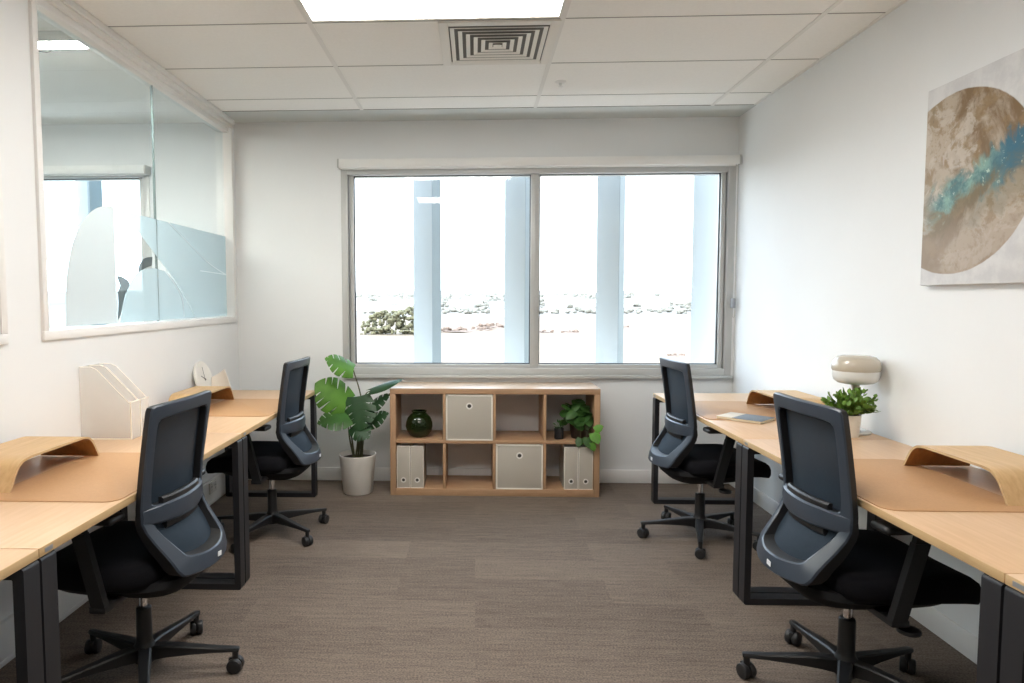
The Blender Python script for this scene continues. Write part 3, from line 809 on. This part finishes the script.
# storage boxes with ring pulls
def storage_box(c, r, label):
    x0, x1, z0, z1 = cell(c, r); w = cw / 2 - .003; h = z1 - z0 - .006; d = .345
    t = thing('storage_box', label, 'storage box', ((x0 + x1) / 2, BY0 + .004, z0), 0, 'frosted storage boxes in the bookcase')
    th = .004
    m = MB(); m.box(-w, w, 0, th, 0, h, .001).box(-w, w, d - th, d, 0, h, .001).box(-w, -w + th, th, d - th, 0, h, .001).box(w - th, w, th, d - th, 0, h, .001).box(-w + th, w - th, th, d - th, 0, th)
    m.build('body', FROSTBOX, t)
    e = .0095; m = MB()
    m.box(-w - .001, -w + e, -.003, .004, 0, h, .001).box(w - e, w + .001, -.003, .004, 0, h, .001).box(-w, w, -.003, .004, h - e, h + .001, .001).box(-w, w, -.003, .004, 0, e, .001)
    m.box(-w - .001, -w + .004, 0, d, h - .006, h + .001).box(w - .004, w + .001, 0, d, h - .006, h + .001)
    m.build('edge_trim', FROSTEDGE, t)
    rp = MB().lathe([(.0135, -.002), (.0225, -.002), (.0235, .002), (.0225, .004), (.0135, .004)], n=28, M=Matrix.Rotation(R(90), 4, 'X'), closed=True).build('ring_pull', RING, t, loc=(0, -.003, h * .76))
    MB().lathe([(.0005, -.001), (.0135, -.001), (.0135, .001), (.0005, .001)], n=24, M=Matrix.Rotation(R(90), 4, 'X')).build('finger_hole', DARKHOLE, rp, loc=(0, .001, 0))
storage_box(1, 0, 'frosted storage box with a ring pull in the upper row, beside the green vase')
storage_box(2, 1, 'frosted storage box with a ring pull in the lower row')

# upright magazine files in the lower corners
def magazine_file(x0, w, label):
    z0 = .05; h = .300; d = .27
    t = thing('magazine_file', label, 'magazine file', (x0 + w / 2, BY0 + .012, z0), 0, 'frosted magazine files in the bookcase')
    hw = w / 2 - .001; th = .003
    m = MB(); m.box(-hw, hw, 0, th, 0, h, .001).box(-hw, hw, th, d, 0, th)
    prof = [(th, th), (d, th), (d, h * .5), (d * .62, h), (th, h)]
    m.prism(prof, 'x', -hw, -hw + th).prism(prof, 'x', hw - th, hw); m.box(-hw + th, hw - th, d - th, d, th, h * .5)
    m.build('body', FROSTBOX, t)
    e = .0045; m = MB()
    m.box(-hw, -hw + e, -.001, .003, 0, h, .0008).box(hw - e, hw, -.001, .003, 0, h, .0008).box(-hw, hw, -.001, .003, h - e, h + .001, .0008).box(-hw, hw, -.001, .003, 0, e, .0008)
    m.build('edge_trim', FROSTEDGE, t)
    rp = MB().lathe([(.011, -.002), (.0185, -.002), (.0195, .002), (.0185, .003), (.011, .003)], n=24, M=Matrix.Rotation(R(90), 4, 'X'), closed=True).build('ring_pull', RING, t, loc=(0, -.002, .058))
    MB().lathe([(.0005, -.001), (.011, -.001), (.011, .001), (.0005, .001)], n=20, M=Matrix.Rotation(R(90), 4, 'X')).build('finger_hole', DARKHOLE, rp, loc=(0, .001, 0))
xa = cell(0, 1)[0]; xb = cell(3, 1)[1]
magazine_file(xa + .004, .095, 'frosted magazine file at the far left of the lower bookcase row')
magazine_file(xa + .101, .095, 'frosted magazine file below the green vase, beside the empty space of its cell')
magazine_file(xb - .204, .099, 'frosted magazine file below the small black cup in the bookcase')
magazine_file(xb - .103, .099, 'frosted magazine file at the far right of the lower bookcase row')

# green glass vase
vs = thing('vase', 'round dark green glass vase in the upper left bookcase cell', 'vase', (-.404, 4.78, zs1))
prof = [(.001, .002), (.045, .0), (.065, .010), (.088, .040), (.097, .075), (.095, .105), (.082, .140), (.062, .162), (.050, .170), (.048, .176), (.054, .186), (.053, .189), (.044, .187), (.042, .172), (.060, .155), (.078, .135), (.089, .100), (.090, .075), (.080, .042), (.060, .016), (.04, .008), (.001, .008)]
MB().lathe(prof, n=40).build('glass_body', GREENGLASS, vs, smooth=60)
MB().lathe([(.047, .175), (.055, .184), (.055, .189), (.046, .190), (.044, .183)], n=40, closed=True).build('rim', GREENGLASS, vs, smooth=60)

# ------------------------------------------------------------------ leaves and plants
def leaf(m, base, tip, normal, width, shape='heart', slits=0, droop=.1, fold=.12, mat_=None, nt_=44, nc=4):
    """leaf blade from base (stem joint) to tip; normal = upper side"""
    B, Tt = Vector(base), Vector(tip); ax = Tt - B; L = ax.length; ax.normalize()
    n = Vector(normal); n = (n - ax * n.dot(ax)).normalized(); sd = ax.cross(n).normalized()
    mi = m._mi(mat_)
    rows = []
    for i in range(nt_ + 1):
        t = i / nt_
        if shape == 'heart': w = width * .5 * (math.sin(math.pi * min(1, (t + .16) / 1.16) ** .78) ** .85 if t < 1 else 0)
        else: w = width * .5 * math.sin(math.pi * (t * .96 + .02) ** .8)
        w = max(w, .0004)
        if slits:
            ph = (t * (slits + .6)) % 1
            deep = .58 if ph < .17 and .10 < t < .90 else 0
            wn = w * (1 - deep)
        else: wn = w
        row = []
        for j in range(-nc, nc + 1):
            q = j / nc; y = wn * q
            u = t * L + abs(y) * (.34 if slits else .10) - (.16 * L * (abs(q) ** 1.3) * max(0, 1 - t * 3) if shape == 'heart' else 0)
            z = -droop * L * (t ** 1.7) + fold * abs(y) * (1 - .9 * abs(y) / max(width, .001)) - .55 * (abs(y) ** 2) / max(width, .01)
            row.append(m.bm.verts.new(B + ax * u + sd * y + n * z))
        rows.append(row)
    for a, b in zip(rows, rows[1:]):
        for j in range(2 * nc):
            f = m.bm.faces.new((a[j], a[j + 1], b[j + 1], b[j])); f.material_index = mi

# monstera in the white floor pot
PX, PY = -.842, 4.72
mo = thing('potted_plant', 'large leaved monstera in a white pot on the floor beside the bookcase', 'plant', (PX, PY, 0))
MB().lathe([(.001, .0), (.098, .0), (.104, .006), (.131, .268), (.1335, .276), (.132, .280), (.126, .279), (.124, .270), (.120, .235), (.001, .235)], n=44).build('pot', POTW, mo, smooth=50)
MB().lathe([(.001, .245), (.06, .250), (.121, .246), (.121, .236), (.001, .236)], n=32).build('soil', SOIL, mo)
def P(px, pz, dy=0): return Vector((px - PX, dy, pz))
# (stem base, stem knee, joint, tip, normal, width, slits, droop, material)
LV = [((.00, .01), (-.805, .62), (-.862, .880, -.02), (-1.035, .985, -.10), (.45, -.55, .70), .20, 4, .12, LEAF2),
      ((.02, .00), (-.790, .66), (-.735, .740, -.06), (-.505, .830, -.04), (-.25, -.45, .85), .10, 0, .05, LEAFD),
      ((-.03, .02), (-.90, .42), (-.900, .640, -.04), (-1.115, .800, -.10), (.35, -.85, .45), .27, 5, .04, LEAF2),
      ((-.02, -.02), (-.875, .43), (-.880, .560, -.09), (-1.075, .560, -.20), (.0, -.70, .75), .19, 4, .20, LEAF),
      ((.01, -.01), (-.835, .50), (-.825, .700, -.06), (-.795, .475, -.16), (-.15, -.97, .15), .24, 5, .05, LEAFD),
      ((.02, .01), (-.80, .45), (-.770, .590, -.03), (-.610, .735, -.07), (-.35, -.65, .65), .12, 4, .15, LEAFD),
      ((.03, -.01), (-.79, .42), (-.765, .500, -.05), (-.620, .600, -.10), (-.2, -.70, .70), .135, 4, .15, LEAFD),
      ((-.01, -.03), (-.83, .40), (-.850, .500, -.10), (-.730, .440, -.20), (.1, -.9, .4), .15, 4, .10, LEAFD)]
for b, k, j, tp, n, w, sl, dr, mm in LV:
    pts = smooth_pts([(b[0], b[1], .24), P(k[0], k[1], (b[1] + j[2]) / 2), P(*j)], 8)
    MB().tube(pts, [lerp(.0075, .0035, q / (len(pts) - 1)) for q in range(len(pts))], 8).build('stem', STEM, mo)
    m = MB(); leaf(m, P(*j), P(*tp), n, w, slits=sl, droop=dr, nt_=60 if sl else 24)
    m.build('leaf', mm, mo, smooth=60, recalc=False)

# trailing pothos and small cup in the upper right cell
qx0, qx1, qz0, qz1 = cell(3, 0)
po = thing('potted_plant', 'trailing green pothos in a dark pot in the upper right bookcase cell', 'plant', (qx1 - .085, 4.775, qz0))
MB().lathe([(.001, 0), (.052, 0), (.056, .004), (.070, .118), (.0715, .124), (.066, .124), (.062, .105), (.001, .105)], n=32).build('pot', BROWNPOT, po)
random.seed(21)
m = MB(); ms = MB()
for i in range(46):
    a = random.uniform(0, 2 * math.pi); rr = random.uniform(.0, .10); zz = random.uniform(.13, .285) - rr * .55
    x = rr * math.cos(a) * 1.15 - .02; y = -abs(rr * math.sin(a)) * .9 - .01
    x = min(x, .055)
    L = random.uniform(.060, .095); d = Vector((random.uniform(-1, .8), random.uniform(-1, -.1), random.uniform(-.7, .25))).normalized()
    if x + d.x * L > .08: d.x = -abs(d.x) * .3
    leaf(m, (x, y, zz), Vector((x, y, zz)) + d * L, (random.uniform(-.4, .4), -.6, .8), L * .78, droop=.15, nt_=12, nc=2, mat_=POTHOS)
    ms.tube([(random.uniform(-.02, .02), 0, .10), (x * .6, y * .6, lerp(.1, zz, .7)), (x, y, zz)], .0015, 5)
# strands hanging over the front edge
for (x, y, zz, d, L, mm) in ((.035, -.145, .03, (.1, -.4, -1), .075, POTHOS), (-.01, -.125, .02, (-.3, -.4, -.7), .065, POTHOS), (.075, -.155, .065, (.25, -.35, -.55), .085, POTHOS2), (.062, -.16, -.005, (.3, -.2, -1), .06, POTHOS2), (.085, -.15, .085, (.6, -.2, .35), .065, POTHOS2)):
    leaf(m, (x, y, zz), Vector((x, y, zz)) + Vector(d).normalized() * L, (-.1, -.9, .4), L * .85, droop=.1, nt_=14, nc=3, mat_=mm)
    ms.tube([(0, -.03, .12), (x * .5, -.1, .13), (x, y, zz)], .0015, 5)
m.build('foliage', POTHOS, po, smooth=60, recalc=False); ms.build('stem', STEM, po)
MB().lathe([(.001, .105), (.063, .105), (.063, .111), (.001, .113)], n=24).build('soil', SOIL, po)

cu = thing('potted_plant', 'tiny green sprig in a small black cup beside the trailing pothos', 'plant', (qx0 + .098, 4.735, qz0))
MB().lathe([(.001, 0), (.030, 0), (.0325, .003), (.0335, .075), (.031, .078), (.029, .076), (.028, .060), (.001, .060)], n=28).build('cup', BLKPOT, cu)
m = MB(); random.seed(5)
for i in range(13):
    a = random.uniform(0, 6.28); e = random.uniform(.3, 1.1); p = Vector((math.cos(a) * .02, math.sin(a) * .02, .085 + random.uniform(-.01, .035)))
    leaf(m, p, p + Vector((math.cos(a) * math.cos(e), math.sin(a) * math.cos(e), math.sin(e))) * .028, (0, -.5, 1), .014, shape='oval', nt_=6, nc=1)
    m.tube([(0, 0, .06), p], .001, 4)
m.build('sprig', POTHOS, cu, smooth=60, recalc=False)

# ------------------------------------------------------------------ things on the desks
# table lamp
lp = thing('table_lamp', 'beige and white mushroom table lamp behind the small plant on the right desk', 'lamp', (1.797, 3.235, DZ))
MB().lathe([(.001, 0), (.070, 0), (.073, .003), (.073, .009), (.068, .013), (.001, .015)], n=36).build('base', LAMPBOT, lp)
MB().lathe([(.015, .012), (.013, .03), (.013, .20), (.020, .235), (.020, .25)], n=24).build('stem', LAMPSTEM, lp)
MB().lathe([(.001, .234), (.050, .234), (.074, .239), (.092, .252), (.0985, .272), (.0990, .297), (.001, .297)], n=44).build('lower_shade', LAMPBOT, lp)['label'] = 'white lower half of the shade'
MB().lathe([(.0995, .297), (.1035, .305), (.1030, .325), (.096, .347), (.080, .363), (.055, .370), (.030, .3715), (.001, .372)], n=44).build('upper_shade', LAMPTOP, lp)['label'] = 'glossy beige upper half of the shade'

# small shrub in white pot
sh = thing('potted_plant', 'small bushy green plant in a white pot in front of the lamp', 'plant', (1.731, 3.15, DZ))
MB().lathe([(.001, 0), (.036, 0), (.038, .003), (.0455, .098), (.0455, .102), (.042, .102), (.041, .088), (.001, .088)], n=32).build('pot', POTW, sh)
MB().lathe([(.001, .09), (.0415, .089), (.0415, .087), (.001, .086)], n=24).build('soil', SOIL, sh)
m = MB(); ms = MB(); random.seed(11)
for i in range(110):
    a = random.uniform(0, 2 * math.pi); e = random.uniform(.15, 1.5)
    d = Vector((math.cos(a) * math.cos(e), math.sin(a) * math.cos(e), math.sin(e)))
    L = random.uniform(.060, .118)
    p0 = Vector((math.cos(a) * .02, math.sin(a) * .02, .088)); p1 = p0 + d * L + Vector((0, 0, .01)); 
    if p1.x > .16: continue
    ms.tube([p0, (p0 + p1) / 2 + Vector((0, 0, .012)), p1], .0011, 4)
    for k in range(7):
        f = .35 + .65 * k / 6; q = p0.lerp(p1, f) + Vector((0, 0, .012 * math.sin(math.pi * f)))
        dd = (d + Vector((random.uniform(-1, 1), random.uniform(-1, 1), random.uniform(-.4, .8)))).normalized()
        leaf(m, q, q + dd * random.uniform(.018, .028), (random.uniform(-.6, .6), random.uniform(-.9, .3), .8), .0185, shape='oval', nt_=4, nc=1, droop=.1)
m.build('foliage', SHRUB, sh, smooth=60, recalc=False); ms.build('stem', STEM, sh)

# notebook
nb = thing('notebook', 'closed notebook with a grey and cream cover lying on the far right desk mat', 'notebook', (1.425, 3.575, MT), R(-45))
w, d = .118, .0875
MB().box(-w + .002, w - .002, -d + .002, d - .002, .0015, .0105, .0005).build('page_block', PAGES, nb)
m = MB(); m.box(-w, -w * .30, -d, d, .0105, .0122, .0004, mat=NOTEB).box(-w * .30, w, -d, d, .0105, .0122, .0004, mat=NOTEG)
m.build('cover', NOTEG, nb); MB().box(-w, w, -d, d, 0, .0015, .0004).build('back_cover', NOTEB, nb)

# translucent file holders
def file_holder(y0, label):
    D_, W_, H_, HF = .235, .082, .332, .172
    t = thing('file_holder', label, 'file holder', (-1.562, y0, DZ), 0, 'white translucent file holders')
    th = .003; prof = [(0, 0), (-D_, 0), (-D_, H_), (-D_ + .055, H_), (-D_ + .082, H_ - .012), (-.03, HF + .02), (-.012, HF), (0, HF)]
    m = MB()
    m.prism([(a, b) for a, b in prof], 'y', 0, th).prism([(a, b) for a, b in prof], 'y', W_ - th, W_)
    m.box(-th, 0, th, W_ - th, 0, HF).box(-D_, -D_ + th, th, W_ - th, 0, H_).box(-D_ + th, -th, th, W_ - th, 0, th)
    m.build('body', FROST, t, smooth=0)
    e = .004; m = MB(); m.box(-.004, .001, -.0005, W_ + .0005, HF - .002, HF + .002).box(-.004, .001, -.0005, e, 0, HF).box(-D_, 0, -.0008, .003, 0, .006)
    m.build('edge_trim', FROSTEDGE, t, smooth=0)
    # thin rim along the sloping sides
    m = MB()
    for yy in (.0015, W_ - .0015):
        m.tube([(a, yy, b) for a, b in prof[2:]], .0018, 6)
    m.build('rim', FROSTEDGE, t)
file_holder(2.962, 'white translucent file holder on the left desk, nearer the plywood riser')
file_holder(3.050, 'white translucent file holder on the left desk, farther from the viewer of the pair')

# clock leaning on the wall on top of the riser
ck = thing('clock', 'round white clock with thin black hands leaning on the left wall', 'clock', (-1.735, 4.275, DZ))
TILT = R(-14)
Mc = Matrix.Rotation(R(90), 4, 'Y')
ckr = .122
body = MB().lathe([(.001, -.010), (ckr - .004, -.010), (ckr, -.006), (ckr, .007), (ckr - .003, .010), (ckr - .008, .008), (.001, .008)], n=56, M=Mc, c=(0, 0, ckr)).build('clock_face', CLOCKW, ck, smooth=50)
body.rotation_euler = (0, TILT, 0)
m = MB()
def hand(ang, L, w, x):
    # dial seen from +x: up = +z, right = +y
    u = Vector((0, math.sin(ang), math.cos(ang))); v = Vector((0, math.cos(ang), -math.sin(ang)))
    c = Vector((0, 0, ckr))
    pts = [c - u * .012 - v * w, c - u * .012 + v * w, c + u * L + v * w * .6, c + u * L - v * w * .6]
    m.loft([[p + Vector((x, 0, 0)) for p in pts], [p + Vector((x + .0012, 0, 0)) for p in pts]])
hand(R(3), .080, .0020, .009); hand(R(-62), .056, .0026, .0105)
m.lathe([(.001, .009), (.005, .009), (.005, .0125), (.001, .013)], n=16, M=Mc, c=(0, 0, ckr))
hn = m.build('clock_hands', INK, body)

# curved white desk piece beside the clock
dr = thing('desk_ornament', 'small curved white ornament on the far left desk beside the round clock', 'ornament', (-1.66, 4.325, DZ))
m = MB(); rings = []
for k in range(17):
    a = lerp(R(-62), R(62), k / 16)
    row_o = []; row_i = []
    for q in range(9):
        t = q / 8; rad = lerp(.078, .052, t ** 1.8); z = .006 + (.150 + .030 * math.sin(a)) * t
        lean = -.020 * t
        row_o.append((lean + rad * math.sin(a), rad * math.cos(a) - .045, z)); row_i.append((lean + (rad - .006) * math.sin(a), (rad - .006) * math.cos(a) - .045, z))
    rings.append(row_o + row_i[::-1])
m.loft(rings); m.build('shell', CLOCKW, dr, smooth=50)
m = MB()
for a in (-50, 0, 50): m.lathe([(.0005, 0), (.004, 0), (.004, .007), (.0005, .007)], c=(.068 * math.sin(R(a)), .068 * math.cos(R(a)) - .045, 0), n=10)
m.build('foot', INK, dr)

# painting on the right wall
art = MB().box(-.018, .018, -.41, .41, -.40, .40, .003).build('painting', PAINTING, loc=(XR - .0182, 2.505, 1.835))
tag(art, 'square canvas painting of a brown disc with a teal streak on the right wall', 'painting')

# double power outlets on the left wall
def outlet(y, label):
    t = thing('power_outlet', label, 'power outlet', (XL + .022, y, .118), 0, 'power outlets along the left wall')
    MB().box(0, .012, -.058, .058, -.037, .037, .003).build('face_plate', OUTLET, t)
    for s in (-1, 1):
        m = MB(); 
        for dy, dz, rr in ((-.008, .008, 25), (.008, .008, -25), (0, -.012, 0)): m.box(.0115, .0128, s * .03 + dy - .0015, s * .03 + dy + .0015, dz - .006, dz + .006)
        m.build('socket', DARKHOLE, t)
        MB().box(.012, .015, s * .03 - .006, s * .03 + .006, .022, .032, .001).build('switch', OUTLET, t)
outlet(4.18, 'white double power outlet low on the left wall, between the desk legs')
outlet(4.40, 'white double power outlet low on the left wall, beside the far chair')
outlet(2.62, 'white double power outlet low on the left wall, behind the nearer left chair')

# ------------------------------------------------------------------ light
w = bpy.data.worlds.new('sky'); scene.world = w; w.use_nodes = True
nt = w.node_tree; bg = nt.nodes['Background']
tc = nt.nodes.new('ShaderNodeTexCoord'); sx = nt.nodes.new('ShaderNodeSeparateXYZ'); nt.links.new(tc.outputs['Generated'], sx.inputs[0])
mixg = nt.nodes.new('ShaderNodeMix'); mixg.data_type = 'RGBA'; mixg.blend_type = 'MULTIPLY'; mixg.inputs[0].default_value = 1
rp = nt.nodes.new('ShaderNodeValToRGB'); rp.color_ramp.elements[0].position = 0; rp.color_ramp.elements[1].position = .6
rp.color_ramp.elements[0].color = (.90, .96, 1.0, 1); rp.color_ramp.elements[1].color = (.60, .78, 1.0, 1)
nt.links.new(sx.outputs['Z'], rp.inputs[0]); nt.links.new(rp.outputs[0], mixg.inputs[6])
# the sky is brighter on the sun's side (left of the view)
mr = nt.nodes.new('ShaderNodeMapRange'); mr.inputs['From Min'].default_value = .8; mr.inputs['From Max'].default_value = -.8; mr.inputs['To Min'].default_value = .6; mr.inputs['To Max'].default_value = 1.5
nt.links.new(sx.outputs['X'], mr.inputs['Value']); nt.links.new(mr.outputs[0], mixg.inputs[7]); nt.links.new(mixg.outputs[2], bg.inputs['Color'])
bg.inputs['Strength'].default_value = 3.6
sun = bpy.data.lights.new('sun', 'SUN'); sun.energy = 4.6; sun.angle = R(.6); sun.color = (1, .95, .86)
so = bpy.data.objects.new('sun', sun); COL.objects.link(so); so.rotation_euler = Vector((.25, 1, -1.1)).to_track_quat('-Z', 'Y').to_euler()
for nm, wv in (('window_portal', W1), ('next_room_portal', W2)):
    l = bpy.data.lights.new(nm, 'AREA'); l.shape = 'RECTANGLE'; l.size = wv[1] - wv[0]; l.size_y = wv[3] - wv[2]; l.cycles.is_portal = True
    o = bpy.data.objects.new(nm, l); COL.objects.link(o); o.location = ((wv[0] + wv[1]) / 2, YF + .19, (wv[2] + wv[3]) / 2); o.rotation_euler = (R(-90), 0, 0)

# ------------------------------------------------------------------ camera
f_px, ppx, ppy, yaw, pit, rol = 671.9, 448.34, 342.03, -.04038, .06389, -.00153
cy, sy, cp, sp_ = math.cos(yaw), math.sin(yaw), math.cos(pit), math.sin(pit)
A = Matrix(((cy, -sy, 0), (sy, cy, 0), (0, 0, 1))); Bm = Matrix(((1, 0, 0), (0, cp, -sp_), (0, sp_, cp))); M3 = Bm @ A
right, fwd, up = M3[0], M3[1], M3[2]
cr, sr = math.cos(rol), math.sin(rol)
r2 = right * cr + up * sr; u2 = up * cr - right * sr
cam = bpy.data.cameras.new('camera'); co = bpy.data.objects.new('camera', cam); COL.objects.link(co)
mw = Matrix.Identity(4)
for i in range(3): mw[i][0], mw[i][1], mw[i][2] = r2[i], u2[i], -fwd[i]
mw[0][3], mw[1][3], mw[2][3] = 0, 0, 1.382
co.matrix_world = mw
cam.sensor_fit = 'HORIZONTAL'; cam.sensor_width = 36; cam.lens = f_px * 36 / 1024
cam.shift_x = (512 - ppx) / 1024; cam.shift_y = (ppy - 341.5) / 1024
cam.clip_start = .05; cam.clip_end = 3000
scene.camera = co

vs_ = scene.view_settings
vs_.view_transform = 'Standard'; vs_.look = 'None'; vs_.gamma = 1; vs_.use_curve_mapping = False
vs_.exposure = 0.74
scene.cycles.max_bounces = 14; scene.cycles.diffuse_bounces = 8; scene.cycles.glossy_bounces = 5
scene.cycles.transmission_bounces = 8; scene.cycles.transparent_max_bounces = 24
scene.cycles.sample_clamp_indirect = 8
